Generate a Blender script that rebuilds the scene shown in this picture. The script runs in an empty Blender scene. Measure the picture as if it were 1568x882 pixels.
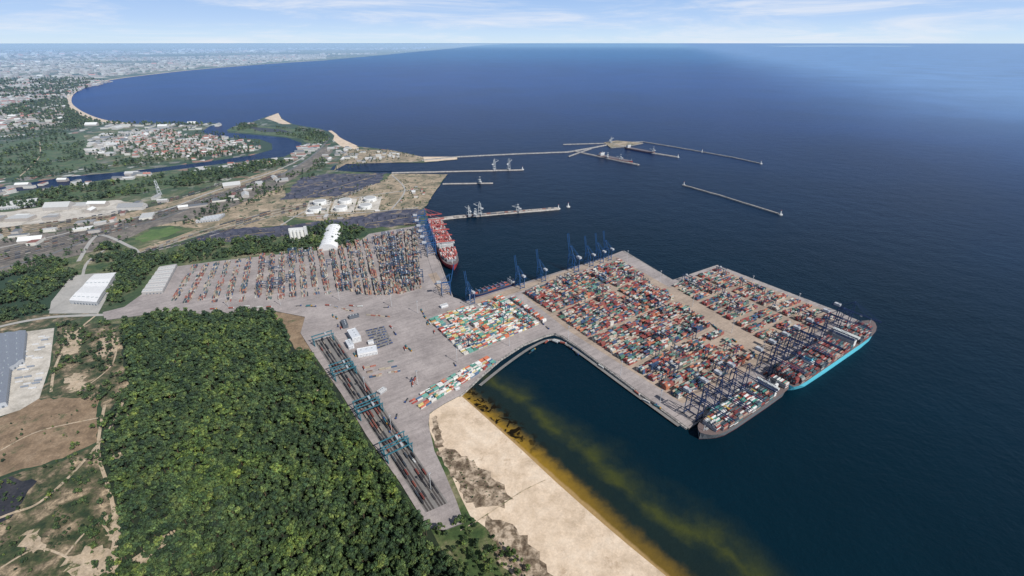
import bpy, bmesh, math, random
import numpy as np
from mathutils import Vector
from mathutils.geometry import delaunay_2d_cdt
random.seed(7)
H=630.0                      # camera height, metres
SC=bpy.context.scene
# ---------- image pixels -> metric ground coordinates, unprojected through the camera ----------
def G(u,v,z=0.0):
    w=v-65.0
    return ((H-z)*(u-784)/(0.891*w),(H-z)*(928.8/w-0.51))
def GP(pts,z=0.0): return [G(u,v,z) for u,v in pts]
# ---------- node helpers ----------
def newmat(name):
    m=bpy.data.materials.new(name); m.use_nodes=True
    nt=m.node_tree; b=nt.nodes['Principled BSDF']
    return m,nt,b
def pos(nt):
    return nt.nodes.new('ShaderNodeNewGeometry').outputs['Position']
def noise(nt,scale,detail=4,rough=.6,vec=None,dist=0):
    n=nt.nodes.new('ShaderNodeTexNoise'); n.inputs['Scale'].default_value=scale
    n.inputs['Detail'].default_value=detail; n.inputs['Roughness'].default_value=rough
    n.inputs['Distortion'].default_value=dist
    nt.links.new(vec if vec else pos(nt),n.inputs['Vector']); return n.outputs['Fac']
def ramp(nt,fac,stops,interp='LINEAR'):
    r=nt.nodes.new('ShaderNodeValToRGB'); r.color_ramp.interpolation=interp
    e=r.color_ramp.elements
    while len(e)<len(stops): e.new(.5)
    for i,(p,c) in enumerate(stops):
        e[i].position=p
        if isinstance(c,(int,float)): c=(c,c,c)
        e[i].color=(c[0],c[1],c[2],1)
    nt.links.new(fac,r.inputs[0]); return r.outputs[0]
def mix(nt,fac,a,b,mode='MIX'):
    n=nt.nodes.new('ShaderNodeMix'); n.data_type='RGBA'; n.blend_type=mode
    for s,val in ((0,fac),(6,a),(7,b)):
        if hasattr(val,'node'): nt.links.new(val,n.inputs[s])
        elif s==0: n.inputs[0].default_value=val
        else: n.inputs[s].default_value=(val[0],val[1],val[2],1)
    return n.outputs[2]
def math_(nt,op,a,b=None,clamp=False):
    n=nt.nodes.new('ShaderNodeMath'); n.operation=op; n.use_clamp=clamp
    for i,val in enumerate((a,b)):
        if val is None: continue
        if hasattr(val,'node'): nt.links.new(val,n.inputs[i])
        else: n.inputs[i].default_value=val
    return n.outputs[0]
def maprange(nt,v,a,b,c=0,d=1,smooth=True):
    n=nt.nodes.new('ShaderNodeMapRange'); n.interpolation_type='SMOOTHSTEP' if smooth else 'LINEAR'
    nt.links.new(v,n.inputs[0])
    for i,x in enumerate((a,b,c,d)): n.inputs[i+1].default_value=x
    return n.outputs[0]
def sep(nt):
    s=nt.nodes.new('ShaderNodeSeparateXYZ'); nt.links.new(pos(nt),s.inputs[0]); return s.outputs
def distance(nt):
    l=nt.nodes.new('ShaderNodeVectorMath'); l.operation='LENGTH'; nt.links.new(pos(nt),l.inputs[0]); return l.outputs['Value']
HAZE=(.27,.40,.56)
def haze(nt,col):  # aerial haze put into the base colour, stronger with distance
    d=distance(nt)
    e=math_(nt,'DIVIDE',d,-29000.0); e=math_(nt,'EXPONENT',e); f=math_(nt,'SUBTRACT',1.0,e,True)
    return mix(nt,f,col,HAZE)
def bump(nt,b,h,strength,dist):
    n=nt.nodes.new('ShaderNodeBump'); n.inputs['Strength'].default_value=strength; n.inputs['Distance'].default_value=dist
    nt.links.new(h,n.inputs['Height']); nt.links.new(n.outputs[0],b.inputs['Normal'])
def gmat(name,stops,s1,stops2=None,s2=None,spots=None,rough=.9,fine=.5,bumpd=0,dist=0.3):
    m,nt,b=newmat(name)
    c=ramp(nt,noise(nt,1/s1,7,.68,dist=dist),stops)
    if spots:
        size,lo,hi,col=spots
        c=mix(nt,maprange(nt,noise(nt,1/size,6,.7,dist=.5),lo,hi),c,col)
    g=ramp(nt,noise(nt,1/3.0,4,.7),[(.25,1-fine),(.75,1+fine*.6)])
    c=mix(nt,1.0,c,g,'MULTIPLY')
    g=ramp(nt,noise(nt,1/17.0,4,.7),[(.3,1-fine*.5),(.7,1+fine*.4)])
    c=mix(nt,1.0,c,g,'MULTIPLY')
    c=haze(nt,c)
    nt.links.new(c,b.inputs['Base Color']); b.inputs['Roughness'].default_value=rough
    b.inputs['Specular IOR Level'].default_value=.15
    if bumpd: bump(nt,b,noise(nt,1/4.0,4),.6,bumpd)
    return m
def attrmat(name,rough=.6,dirt=.35,rnd=False):
    m,nt,b=newmat(name)
    a=nt.nodes.new('ShaderNodeAttribute'); a.attribute_name='Col'
    c=a.outputs['Color']
    g=ramp(nt,noise(nt,.35,4,.7),[(.3,1-dirt),(.7,1.08)])
    c=mix(nt,1.0,c,g,'MULTIPLY')
    if rnd:
        o=nt.nodes.new('ShaderNodeObjectInfo')
        c=mix(nt,1.0,c,ramp(nt,o.outputs['Random'],[(0,(.42,.5,.42)),(.45,(.9,.92,.9)),(.85,(1.35,1.26,1.05)),(1,(2.1,1.8,1.5))]),'MULTIPLY')
        c=mix(nt,1.0,c,ramp(nt,noise(nt,1/85,4,.6),[(.3,(.58,.66,.68)),(.5,(1,1,1)),(.68,(1.6,1.5,.9))]),'MULTIPLY')
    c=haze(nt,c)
    nt.links.new(c,b.inputs['Base Color']); b.inputs['Roughness'].default_value=rough
    b.inputs['Specular IOR Level'].default_value=.25
    return m
# ---------- mesh builder ----------
class MB:
    def __init__(s): s.v=[];s.f=[];s.c=[]
    def add(s,vs,fs,cols):
        o=len(s.v); s.v+=vs
        for i,f in enumerate(fs):
            s.f.append(tuple(o+k for k in f)); s.c.append(cols[i] if isinstance(cols,list) else cols)
    def box(s,cx,cy,z0,l,w,h,yaw,col,top=None):
        c,n=math.cos(yaw),math.sin(yaw); vs=[]
        for z in (z0,z0+h):
            for a,b in ((-l/2,-w/2),(l/2,-w/2),(l/2,w/2),(-l/2,w/2)):
                vs.append((cx+a*c-b*n,cy+a*n+b*c,z))
        t=top or col
        s.add(vs,[(4,5,6,7),(0,1,5,4),(1,2,6,5),(2,3,7,6),(3,0,4,7)],[t,col,col,col,col])
    def gable(s,cx,cy,z0,l,w,h,rh,yaw,wall,roof,over=.6):
        s.box(cx,cy,z0,l,w,h,yaw,wall)
        c,n=math.cos(yaw),math.sin(yaw); l2=l/2+over;w2=w/2+over;zb=z0+h+.02
        P=[(-l2,-w2,zb),(l2,-w2,zb),(l2,w2,zb),(-l2,w2,zb),(-l2,0,zb+rh),(l2,0,zb+rh)]
        vs=[(cx+a*c-b*n,cy+a*n+b*c,z) for a,b,z in P]
        s.add(vs,[(0,1,5,4),(2,3,4,5),(1,2,5),(3,0,4)],[roof,roof,wall,wall])
    def beam(s,p,q,t,col,t2=None):
        p=Vector(p);q=Vector(q);d=(q-p).normalized(); t2=t2 or t
        up=Vector((0,0,1)) if abs(d.z)<.95 else Vector((0,1,0))
        a=d.cross(up).normalized()*t/2; b=a.cross(d).normalized()*t2/2
        vs=[tuple(x) for x in (p-a-b,p+a-b,p+a+b,p-a+b,q-a-b,q+a-b,q+a+b,q-a+b)]
        s.add(vs,[(0,1,2,3),(7,6,5,4),(0,4,5,1),(1,5,6,2),(2,6,7,3),(3,7,4,0)],col)
    def cyl(s,cx,cy,z0,r0,r1,h,n,col,top=None,cone=0):
        vs=[(cx+r0*math.cos(6.2832*i/n),cy+r0*math.sin(6.2832*i/n),z0) for i in range(n)]
        vs+=[(cx+r1*math.cos(6.2832*i/n),cy+r1*math.sin(6.2832*i/n),z0+h) for i in range(n)]
        vs.append((cx,cy,z0+h+cone))
        fs=[(i,(i+1)%n,n+(i+1)%n,n+i) for i in range(n)]+[(n+i,n+(i+1)%n,2*n) for i in range(n)]
        s.add(vs,fs,[col]*n+[top or col]*n)
    def obj(s,name,mat,loc=(0,0,0),yaw=0,link=True):
        me=bpy.data.meshes.new(name); me.from_pydata(s.v,[],s.f)
        a=me.color_attributes.new('Col','FLOAT_COLOR','CORNER')
        tot=np.array([len(f) for f in s.f]); cols=np.array([(c[0],c[1],c[2],1.0) for c in s.c],dtype=np.float32)
        a.data.foreach_set('color',np.repeat(cols,tot,axis=0).ravel())
        me.materials.append(mat); me.update()
        ob=bpy.data.objects.new(name,me); ob.location=loc; ob.rotation_euler=(0,0,yaw)
        if link: SC.collection.objects.link(ob)
        return ob
def dup(ob,loc,yaw,scale=1):
    o=bpy.data.objects.new(ob.name.split('.')[0],ob.data); o.location=loc; o.rotation_euler=(0,0,yaw); o.scale=(scale,)*3
    SC.collection.objects.link(o); return o
def roughen(P,amp,step):
    out=[]
    n=len(P)
    for i in range(n):
        a=Vector(P[i]);b=Vector(P[(i+1)%n]); L=(b-a).length; k=max(1,min(40,int(L/step)))
        d=(b-a)/max(L,1e-6); nn=Vector((-d.y,d.x))
        for j in range(k):
            q=a+(b-a)*(j/k); q=q+nn*random.uniform(-amp,amp); out.append((q.x,q.y))
    return out
def area(P): return .5*sum(P[i][0]*P[(i+1)%len(P)][1]-P[(i+1)%len(P)][0]*P[i][1] for i in range(len(P)))
def sheet(name,P,z,mat,amp=0,step=20,skirt=None,skmat=None):
    if amp: P=roughen(P,amp,step)
    if area(P)<0: P=P[::-1]
    r=delaunay_2d_cdt([Vector(p) for p in P],[],[list(range(len(P)))],1,1e-4)
    v=[(p.x,p.y,z) for p in r[0]]; f=[tuple(q) for q in r[2]]
    f=[q if sum(v[q[i]][0]*v[q[(i+1)%len(q)]][1]-v[q[(i+1)%len(q)]][0]*v[q[i]][1] for i in range(len(q)))>0 else q[::-1] for q in f]
    nt_=len(f)
    if skirt is not None:
        o=len(v); n=len(P); v+=[(x,y,z) for x,y in P]+[(x,y,skirt) for x,y in P]
        f+=[(o+n+i,o+n+(i+1)%n,o+(i+1)%n,o+i) for i in range(n)]
    me=bpy.data.meshes.new(name); me.from_pydata(v,[],f); me.materials.append(mat)
    if skmat:
        me.materials.append(skmat)
        for i in range(nt_,len(f)): me.polygons[i].material_index=1
    ob=bpy.data.objects.new(name,me); SC.collection.objects.link(ob); return ob
def strip(name,P,width,z,mat,thick=0,zbase=0):
    me=bpy.data.meshes.new(name); v=[];f=[]; n=len(P)
    for i,p in enumerate(P):
        a=Vector(P[max(0,i-1)]);b=Vector(P[min(n-1,i+1)]); d=(b-a).normalized(); nn=Vector((-d.y,d.x))*width/2
        v+=[(p[0]+nn.x,p[1]+nn.y,z),(p[0]-nn.x,p[1]-nn.y,z)]
        if thick: v+=[(p[0]+nn.x*1.5,p[1]+nn.y*1.5,zbase),(p[0]-nn.x*1.5,p[1]-nn.y*1.5,zbase)]
    k=4 if thick else 2
    for i in range(n-1):
        a=i*k;b=a+k; f.append((a,a+1,b+1,b))
        if thick: f+=[(a+2,a,b,b+2),(a+1,a+3,b+3,b+1)]
    if thick: f+=[(2,3,1,0),((n-1)*k,(n-1)*k+1,(n-1)*k+3,(n-1)*k+2)]
    me.from_pydata(v,[],f); me.materials.append(mat); ob=bpy.data.objects.new(name,me); SC.collection.objects.link(ob); return ob
def smooth(P,k=6):
    out=[]
    for i in range(len(P)-1):
        p0=Vector(P[max(0,i-1)]);p1=Vector(P[i]);p2=Vector(P[i+1]);p3=Vector(P[min(len(P)-1,i+2)])
        for j in range(k):
            t=j/k; q=.5*((2*p1)+(p2-p0)*t+(2*p0-5*p1+4*p2-p3)*t*t+(3*p1-p0-3*p2+p3)*t**3); out.append((q.x,q.y))
    out.append(tuple(P[-1])); return out
def pip(x,y,P):
    c=False;n=len(P);j=n-1
    for i in range(n):
        if (P[i][1]>y)!=(P[j][1]>y) and x<(P[j][0]-P[i][0])*(y-P[i][1])/(P[j][1]-P[i][1])+P[i][0]: c=not c
        j=i
    return c
from mathutils import noise as MN
def scatter(P,s,keep=1.0,jit=.45,cluster=None):
    xs=[p[0] for p in P];ys=[p[1] for p in P]; out=[]
    y=min(ys);r=0
    while y<max(ys):
        x=min(xs)+(r%2)*s/2
        while x<max(xs):
            a=x+random.uniform(-jit,jit)*s;b=y+random.uniform(-jit,jit)*s
            if random.random()<keep and pip(a,b,P):
                if cluster is None or MN.noise(Vector((a/cluster[0],b/cluster[0],1.7)))>cluster[1]: out.append((a,b))
            x+=s
        y+=s*.87; r+=1
    return out
# ---------- materials ----------
M_land,nt,b=newmat('land')
big=noise(nt,1/1500,3,.55)
green=ramp(nt,noise(nt,1/130,8,.72,dist=.6),[(.36,(.022,.045,.014)),(.47,(.055,.085,.026)),(.55,(.11,.12,.05)),(.62,(.22,.19,.12)),(.7,(.36,.31,.23))])
def vcell(scale):
    vor=nt.nodes.new('ShaderNodeTexVoronoi'); vor.inputs['Scale'].default_value=scale; nt.links.new(pos(nt),vor.inputs['Vector'])
    sx=nt.nodes.new('ShaderNodeSeparateColor'); nt.links.new(vor.outputs['Color'],sx.inputs[0]); return sx.outputs[0]
ust=[(0,(.03,.055,.02)),(.42,(.06,.09,.04)),(.56,(.18,.17,.15)),(.7,(.08,.1,.08)),(.8,(.27,.15,.11)),(.87,(.55,.54,.52)),(.94,(.05,.075,.03))]
urban=ramp(nt,vcell(1/42),ust,'CONSTANT')
urban2=ramp(nt,vcell(1/200),ust,'CONSTANT')
dd=distance(nt)
urban=mix(nt,maprange(nt,dd,5000,11000),urban,urban2)
um=maprange(nt,noise(nt,1/1100,5,.65),.44,.52)
um=math_(nt,'MULTIPLY',um,maprange(nt,dd,2200,3600))
c=mix(nt,um,green,urban)
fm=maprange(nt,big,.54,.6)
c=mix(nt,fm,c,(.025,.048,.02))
fieldc=ramp(nt,vcell(1/900),[(0,(.03,.06,.03)),(.45,(.18,.17,.1)),(.65,(.06,.10,.045)),(.88,(.34,.30,.22))],'CONSTANT')
c=mix(nt,math_(nt,'MULTIPLY',maprange(nt,dd,9000,16000),maprange(nt,noise(nt,1/5000,3,.6),.46,.54)),c,fieldc)
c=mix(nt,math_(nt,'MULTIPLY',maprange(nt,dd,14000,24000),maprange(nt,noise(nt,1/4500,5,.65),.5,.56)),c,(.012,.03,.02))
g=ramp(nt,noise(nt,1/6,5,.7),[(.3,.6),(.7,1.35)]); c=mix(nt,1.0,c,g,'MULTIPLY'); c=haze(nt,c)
nt.links.new(c,b.inputs['Base Color']); b.inputs['Roughness'].default_value=.95; b.inputs['Specular IOR Level'].default_value=.1

M_sand=gmat('beach_sand',[(.33,(.47,.36,.25)),(.5,(.62,.49,.36)),(.66,(.68,.56,.43)),(.8,(.47,.36,.26))],48,fine=.2,spots=(28,.58,.7,(.43,.32,.22)),bumpd=.6)
M_dune=gmat('dune_scrub',[(.38,(.09,.06,.035)),(.48,(.2,.15,.1)),(.57,(.42,.33,.24)),(.7,(.56,.45,.34))],14,fine=.4)
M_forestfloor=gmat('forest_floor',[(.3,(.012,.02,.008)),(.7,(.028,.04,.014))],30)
M_scrub=gmat('scrub',[(.38,(.03,.05,.016)),(.48,(.075,.08,.032)),(.56,(.18,.14,.085)),(.66,(.42,.32,.21))],34,spots=(22,.58,.64,(.025,.045,.012)),fine=.6)
M_field=gmat('dry_field',[(.3,(.13,.09,.05)),(.5,(.24,.165,.10)),(.7,(.33,.24,.155))],30,fine=.4,spots=(45,.58,.68,(.1,.1,.045)))
M_green=gmat('meadow',[(.35,(.035,.065,.018)),(.5,(.07,.11,.03)),(.62,(.13,.13,.06)),(.72,(.25,.22,.14))],60,fine=.4,spots=(60,.58,.64,(.02,.04,.012)))
M_bright=gmat('lawn',[(.35,(.07,.12,.025)),(.55,(.10,.16,.035)),(.7,(.15,.16,.07))],50,fine=.3)
M_dark=gmat('dark_ground',[(.35,(.015,.016,.022)),(.7,(.06,.055,.06))],30)
M_coal=gmat('coal_yard',[(.35,(.022,.022,.038)),(.5,(.055,.053,.085)),(.6,(.11,.1,.12)),(.7,(.2,.17,.14))],45,fine=.6,spots=(60,.56,.62,(.25,.19,.12)))
M_pale=gmat('pale_yard',[(.35,(.3,.27,.22)),(.5,(.50,.46,.40)),(.62,(.57,.53,.47)),(.75,(.34,.29,.22))],60,fine=.25)
M_indus=gmat('industrial_ground',[(.33,(.10,.10,.05)),(.43,(.22,.18,.11)),(.55,(.38,.29,.19)),(.7,(.54,.45,.33))],80,fine=.45,spots=(40,.56,.6,(.05,.075,.022)))
M_rail=gmat('rail_ballast',[(.35,(.1,.085,.07)),(.55,(.19,.16,.13)),(.7,(.3,.26,.21))],40,fine=.4,spots=(60,.58,.63,(.06,.08,.03)))
M_bed=gmat('terminal_track_bed',[(.3,(.15,.14,.13)),(.7,(.23,.215,.2))],25,fine=.2)
M_road=gmat('asphalt',[(.3,(.10,.10,.1)),(.7,(.17,.165,.16))],60,fine=.15)
M_roadL=gmat('concrete_road',[(.3,(.3,.29,.27)),(.7,(.42,.4,.37))],60,fine=.15)
M_dirt=gmat('dirt_track',[(.3,(.38,.29,.19)),(.7,(.52,.42,.31))],18,fine=.4,spots=(16,.55,.62,(.12,.12,.05)))
M_wall=gmat('quay_wall',[(.3,(.1,.095,.09)),(.7,(.2,.19,.18))],10)
M_rock=gmat('rock_armour',[(.3,(.12,.11,.1)),(.5,(.28,.26,.24)),(.7,(.46,.43,.39))],6,bumpd=1.5)
M_jetty=gmat('jetty_deck',[(.3,(.3,.27,.24)),(.7,(.45,.41,.37))],12)
M_black=gmat('track_bed',[(.3,(.045,.04,.036)),(.7,(.095,.085,.075))],12)
def paving(name,tint):
    m,nt,b=newmat(name)
    c=ramp(nt,noise(nt,1/75,7,.65,dist=.4),[(.3,(.24,.215,.2)),(.5,(.325,.295,.275)),(.7,(.40,.365,.34))])
    mp=nt.nodes.new('ShaderNodeMapping'); mp.inputs['Rotation'].default_value=(0,0,-.60); nt.links.new(pos(nt),mp.inputs[0])
    st=nt.nodes.new('ShaderNodeMapping'); st.inputs['Scale'].default_value=(.008,.12,1); nt.links.new(mp.outputs[0],st.inputs[0])
    c=mix(nt,1.0,c,ramp(nt,noise(nt,1,4,.6,vec=st.outputs[0]),[(.35,.86),(.55,1.03)]),'MULTIPLY')
    c=mix(nt,1.0,c,ramp(nt,noise(nt,1/28,5,.6,dist=2.5),[(.40,1.0),(.47,.86),(.52,1.0)]),'MULTIPLY')
    br=nt.nodes.new('ShaderNodeTexBrick'); nt.links.new(mp.outputs[0],br.inputs[0]); br.inputs['Scale'].default_value=.03
    br.inputs['Color1'].default_value=(1,1,1,1); br.inputs['Color2'].default_value=(.93,.93,.93,1); br.inputs['Mortar'].default_value=(.85,.85,.85,1); br.inputs['Mortar Size'].default_value=.01
    c=mix(nt,.7,c,br.outputs[0],'MULTIPLY'); c=mix(nt,1.0,c,tint,'MULTIPLY')
    c=mix(nt,1.0,c,ramp(nt,noise(nt,.25,5,.7),[(.3,.88),(.7,1.06)]),'MULTIPLY')
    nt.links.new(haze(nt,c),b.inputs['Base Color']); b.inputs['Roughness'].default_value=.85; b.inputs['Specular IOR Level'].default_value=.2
    return m
M_conc=paving('terminal_paving',(1.02,.98,.99))
M_conc2=paving('yard_paving',(1.14,.98,.81))
M_attr=attrmat('painted_steel',.5,.25)
M_cont=attrmat('container_paint',.6,.35)
M_bld=attrmat('building_paint',.75,.2)
M_leaf=attrmat('foliage',.8,.35,rnd=True)
# ---------- sea ----------
M_sea,nt,b=newmat('sea_water')
S=sep(nt); X,Y=S[0],S[1]
d=distance(nt)
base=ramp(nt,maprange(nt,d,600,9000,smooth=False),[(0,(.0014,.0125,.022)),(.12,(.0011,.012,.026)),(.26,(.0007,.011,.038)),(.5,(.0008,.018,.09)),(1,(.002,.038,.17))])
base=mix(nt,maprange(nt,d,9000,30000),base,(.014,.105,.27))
base=mix(nt,maprange(nt,d,25000,110000),base,(.13,.28,.46))  # sky reflection towards the horizon painted into the sea's base colour
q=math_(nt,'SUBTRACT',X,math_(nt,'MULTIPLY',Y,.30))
glare=math_(nt,'MULTIPLY',maprange(nt,q,700,5200,smooth=True),maprange(nt,Y,700,6000))
base=mix(nt,math_(nt,'MULTIPLY',glare,.9),base,(.12,.24,.45))  # sun glare and haze over the right-hand sea, painted into base colour
big=ramp(nt,noise(nt,1/900,4,.6),[(.3,.85),(.7,1.2)]); base=mix(nt,1.0,base,big,'MULTIPLY')
# shallow sandbars off the beach: distance seaward of the shoreline
dsh=math_(nt,'ADD',math_(nt,'MULTIPLY',math_(nt,'ADD',X,103),.768),math_(nt,'MULTIPLY',math_(nt,'SUBTRACT',Y,762),.642))
along=math_(nt,'ADD',math_(nt,'MULTIPLY',math_(nt,'ADD',X,103),.642),math_(nt,'MULTIPLY',math_(nt,'SUBTRACT',Y,762),-.768))
wob=math_(nt,'MULTIPLY',math_(nt,'SUBTRACT',noise(nt,1/130,3,.5),.5),95)
wob2=math_(nt,'MULTIPLY',math_(nt,'SUBTRACT',noise(nt,1/22,5,.6),.5),30)
dw=math_(nt,'ADD',math_(nt,'ADD',dsh,wob),wob2)
inside=math_(nt,'MULTIPLY',maprange(nt,along,-75,30),maprange(nt,dsh,-200,-60))
bar=ramp(nt,maprange(nt,dw,35,150,smooth=False),[(0,0),(.18,.1),(.36,1),(.52,.45),(.75,.12),(1,0)])
bar=math_(nt,'MULTIPLY',bar,maprange(nt,noise(nt,1/60,4,.6),.35,.6,.4,1))
base=mix(nt,math_(nt,'MULTIPLY',math_(nt,'MULTIPLY',bar,inside),.42),base,(.105,.11,.010))
haze1=maprange(nt,dw,105,10); base=mix(nt,math_(nt,'MULTIPLY',math_(nt,'MULTIPLY',haze1,inside),.27),base,(.04,.043,.008))
dn=math_(nt,'ADD',dsh,wob2)
near=math_(nt,'MULTIPLY',maprange(nt,dn,36,6),inside)
nearw=maprange(nt,along,420,200,.5,.95)
base=mix(nt,math_(nt,'MULTIPLY',near,nearw),base,(.25,.15,.02))
wm=math_(nt,'MULTIPLY',maprange(nt,noise(nt,1/17,4,.55,dist=.8),.50,.57),math_(nt,'MULTIPLY',maprange(nt,along,240,150),maprange(nt,dsh,50,30)))
wm=math_(nt,'MULTIPLY',wm,inside)
base=mix(nt,wm,base,(.010,.007,.003))
wet=math_(nt,'MULTIPLY',maprange(nt,math_(nt,'ADD',dsh,math_(nt,'MULTIPLY',wob2,.25)),6,1),inside); base=mix(nt,math_(nt,'MULTIPLY',wet,.8),base,(.36,.24,.11))
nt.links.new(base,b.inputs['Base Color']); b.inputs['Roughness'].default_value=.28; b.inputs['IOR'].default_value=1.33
b.inputs['Specular IOR Level'].default_value=.12
wv=math_(nt,'ADD',noise(nt,1/12,6,.7),math_(nt,'MULTIPLY',noise(nt,1/70,3,.6),1.5))
bump(nt,b,wv,.6,2.6)
def disc(name,radii,seg,z,mat):
    v=[(0,0,z)];f=[]
    for r in radii:
        for i in range(seg): v.append((r*math.cos(6.28318531*i/seg),r*math.sin(6.28318531*i/seg),z))
    for i in range(seg): f.append((0,1+i,1+(i+1)%seg))
    for k in range(len(radii)-1):
        for i in range(seg):
            a=1+k*seg+i;b2=1+k*seg+(i+1)%seg; f.append((a,a+seg,b2+seg,b2))
    me=bpy.data.meshes.new(name); me.from_pydata(v,[],f); me.materials.append(mat)
    ob=bpy.data.objects.new(name,me); SC.collection.objects.link(ob)
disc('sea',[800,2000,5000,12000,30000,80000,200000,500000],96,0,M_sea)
# ---------- land ----------
coast=[(705,605),(690,560),(640,450),(652,343),(656,330),(650,318),(665,295),(685,267),(640,266),(600,266),(540,263),(512,260),(508,256),(530,251),(600,249),(648,249),(702,244),(690,240),(650,241),(625,235),(600,230),(565,226),(545,224),(520,212),(510,204),(490,197),(470,194),(448,190),(432,182),(426,173),(410,178),(385,187),(345,190),(320,188),(290,190),(240,190),(200,189),(170,187),(140,180),(115,168),(104,156),(110,143),(130,133),(170,122),(230,114),(300,106.5),(400,98.5),(500,92),(545,88),(590,84),(640,79),(690,74.5),(720,71),(745,69)]
LP=GP(coast,1.0)
LP+=[(3000,300000),(-400000,300000),(-400000,-6000),(5600,-6000)]
sh=[(1020,882),(960,833),(905,786),(850,737),(800,690),(748,643)]
LP+=GP(sh,1.0)
sheet('ground',LP,1.0,M_land)
sheet('sand_spit',GP([(1170,70.3),(1280,69.6),(1400,70.2),(1390,71.3),(1300,71),(1200,71.4)],1),1.0,M_land)
beach=[(705,605),(748,643),(800,690),(850,737),(905,786),(960,833),(1020,882)]
B=GP(beach,1.3)+[(330,240),(800,-330),(600,-330)]+GP([(800,900),(810,882),(790,850),(760,820),(720,790),(705,760),(690,725),(672,690),(658,660),(656,636),(680,616)],1.3)
sheet('beach',B,1.3,M_sand)
D=GP([(668,690),(690,685),(722,702),(755,728),(782,762),(772,775),(745,780),(715,770),(700,745),(685,718)],1.5)
sheet('dune',D,1.5,M_dune,amp=6,step=8)
sheet('dune',GP([(745,790),(775,800),(812,830),(850,882),(800,900),(760,850)],1.45),1.45,M_dune,amp=6,step=9)
sheet('dune',GP([(660,640),(668,636),(676,660),(680,684),(668,686)],1.46),1.46,M_dune,amp=3,step=6)
strip('path',smooth(GP([(835,735),(800,752),(765,775),(730,798),(705,812)],1.6)),1.6,1.6,M_dirt)
def beachline(pts,w):
    strip('beach',smooth(GP(pts,1.3)),w,1.35,M_sand)
beachline([(200,189),(170,187),(140,180),(115,168),(104,156),(110,143),(130,133),(170,122),(230,114)],65)
beachline([(230,114),(300,106.5),(400,98.5),(500,92)],90)
beachline([(545,224),(520,212),(512,205),(505,200)],26)
sheet('beach',GP([(405,181),(426,173),(431,182),(446,190),(432,190),(415,184)],1.4),1.4,M_sand)
sheet('beach',GP([(512,208),(528,217),(550,226),(546,229),(522,224),(510,214)],1.4),1.4,M_sand)
sheet('beach',GP([(648,240),(700,240),(700,244),(650,248)],1.4),1.4,M_sand)
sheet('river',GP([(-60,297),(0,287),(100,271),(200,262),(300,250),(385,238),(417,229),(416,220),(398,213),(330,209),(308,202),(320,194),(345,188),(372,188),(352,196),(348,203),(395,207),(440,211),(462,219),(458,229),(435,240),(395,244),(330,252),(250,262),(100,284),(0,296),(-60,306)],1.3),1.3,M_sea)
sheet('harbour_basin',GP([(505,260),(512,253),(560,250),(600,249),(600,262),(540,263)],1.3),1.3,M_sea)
PZ=[0]
def patch(name,pts,mat,z=1.2,amp=8,step=40):
    PZ[0]+=1; z+=PZ[0]*.003
    return sheet(name,GP(pts,z),z,mat,amp=amp,step=step)
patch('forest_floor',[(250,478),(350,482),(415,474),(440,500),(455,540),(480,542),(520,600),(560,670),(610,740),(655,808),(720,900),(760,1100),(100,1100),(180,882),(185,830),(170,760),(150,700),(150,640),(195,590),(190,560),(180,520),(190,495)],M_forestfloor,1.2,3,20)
patch('scrub',[(90,495),(190,495),(185,540),(200,590),(155,640),(150,700),(175,770),(190,840),(180,882),(120,1000),(-100,1000),(-60,740),(0,735),(95,705),(150,680),(155,612),(60,610),(75,570)],M_scrub,1.22,4,20)
patch('field',[(-40,660),(55,611),(152,608),(148,678),(95,703),(0,728),(-40,735)],M_field,1.3,4,12)
patch('pond',[(-30,735),(25,730),(52,738),(40,762),(15,795),(-30,800)],M_dark,1.32,5,8)
patch('scrub',[(-60,500),(70,480),(150,478),(90,498),(40,508),(-60,520)],M_scrub,1.24,3,20)
patch('industrial_ground',[(430,330),(440,305),(510,300),(590,275),(600,266),(685,267),(665,295),(650,318),(640,322),(500,340)],M_indus,1.3,4,30)
patch('industrial_ground',[(510,262),(530,228),(600,230),(650,241),(645,247),(600,249),(530,251)],M_indus,1.3,3,30)
patch('industrial_ground',[(205,352),(340,310),(430,280),(440,300),(430,330),(440,345),(330,352),(260,345)],M_indus,1.3,10,40)
patch('industrial_ground',[(-60,350),(100,338),(200,325),(300,298),(430,255),(440,262),(320,300),(200,335),(80,350),(-60,375)],M_indus,1.3,10,40)
patch('coal_yard',[(430,306),(445,290),(460,272),(500,266),(560,266),(592,264),(580,280),(515,300)],M_coal,1.45,9,18)
patch('coal_yard',[(290,368),(330,352),(430,346),(500,338),(600,322),(652,320),(640,343),(560,350),(440,362),(350,371)],M_coal,1.46,9,18)
patch('pale_yard',[(-40,330),(60,318),(180,306),(215,312),(195,325),(100,338),(-40,352)],M_pale,1.4,8,25)
patch('pale_yard',[(130,230),(200,203),(250,199),(165,225),(150,238)],M_pale,1.38,10,60)
patch('rail_yard',[(-40,375),(80,350),(200,335),(320,300),(440,262),(478,240),(500,222),(510,232),(470,262),(420,290),(330,328),(230,348),(205,362),(140,385),(-40,432)],M_rail,1.35,6,40)
patch('rail_yard',[(200,385),(300,352),(420,318),(432,330),(330,352),(260,375),(212,388)],M_indus,1.36,6,40)
patch('meadow',[(-60,240),(0,222),(90,203),(130,207),(140,235),(150,255),(40,268),(-60,282)],M_green,1.25,15,80)
patch('meadow',[(-60,310),(100,288),(260,268),(400,250),(430,252),(330,275),(200,298),(60,315),(-60,332)],M_green,1.26,10,60)
patch('lawn',[(205,366),(230,352),(262,347),(278,352),(262,360),(235,368),(220,371)],M_bright,1.5,7,14)
patch('meadow',[(345,200),(372,191),(430,195),(490,203),(505,213),(480,222),(455,212),(400,206)],M_green,1.3,10,50)
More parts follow.
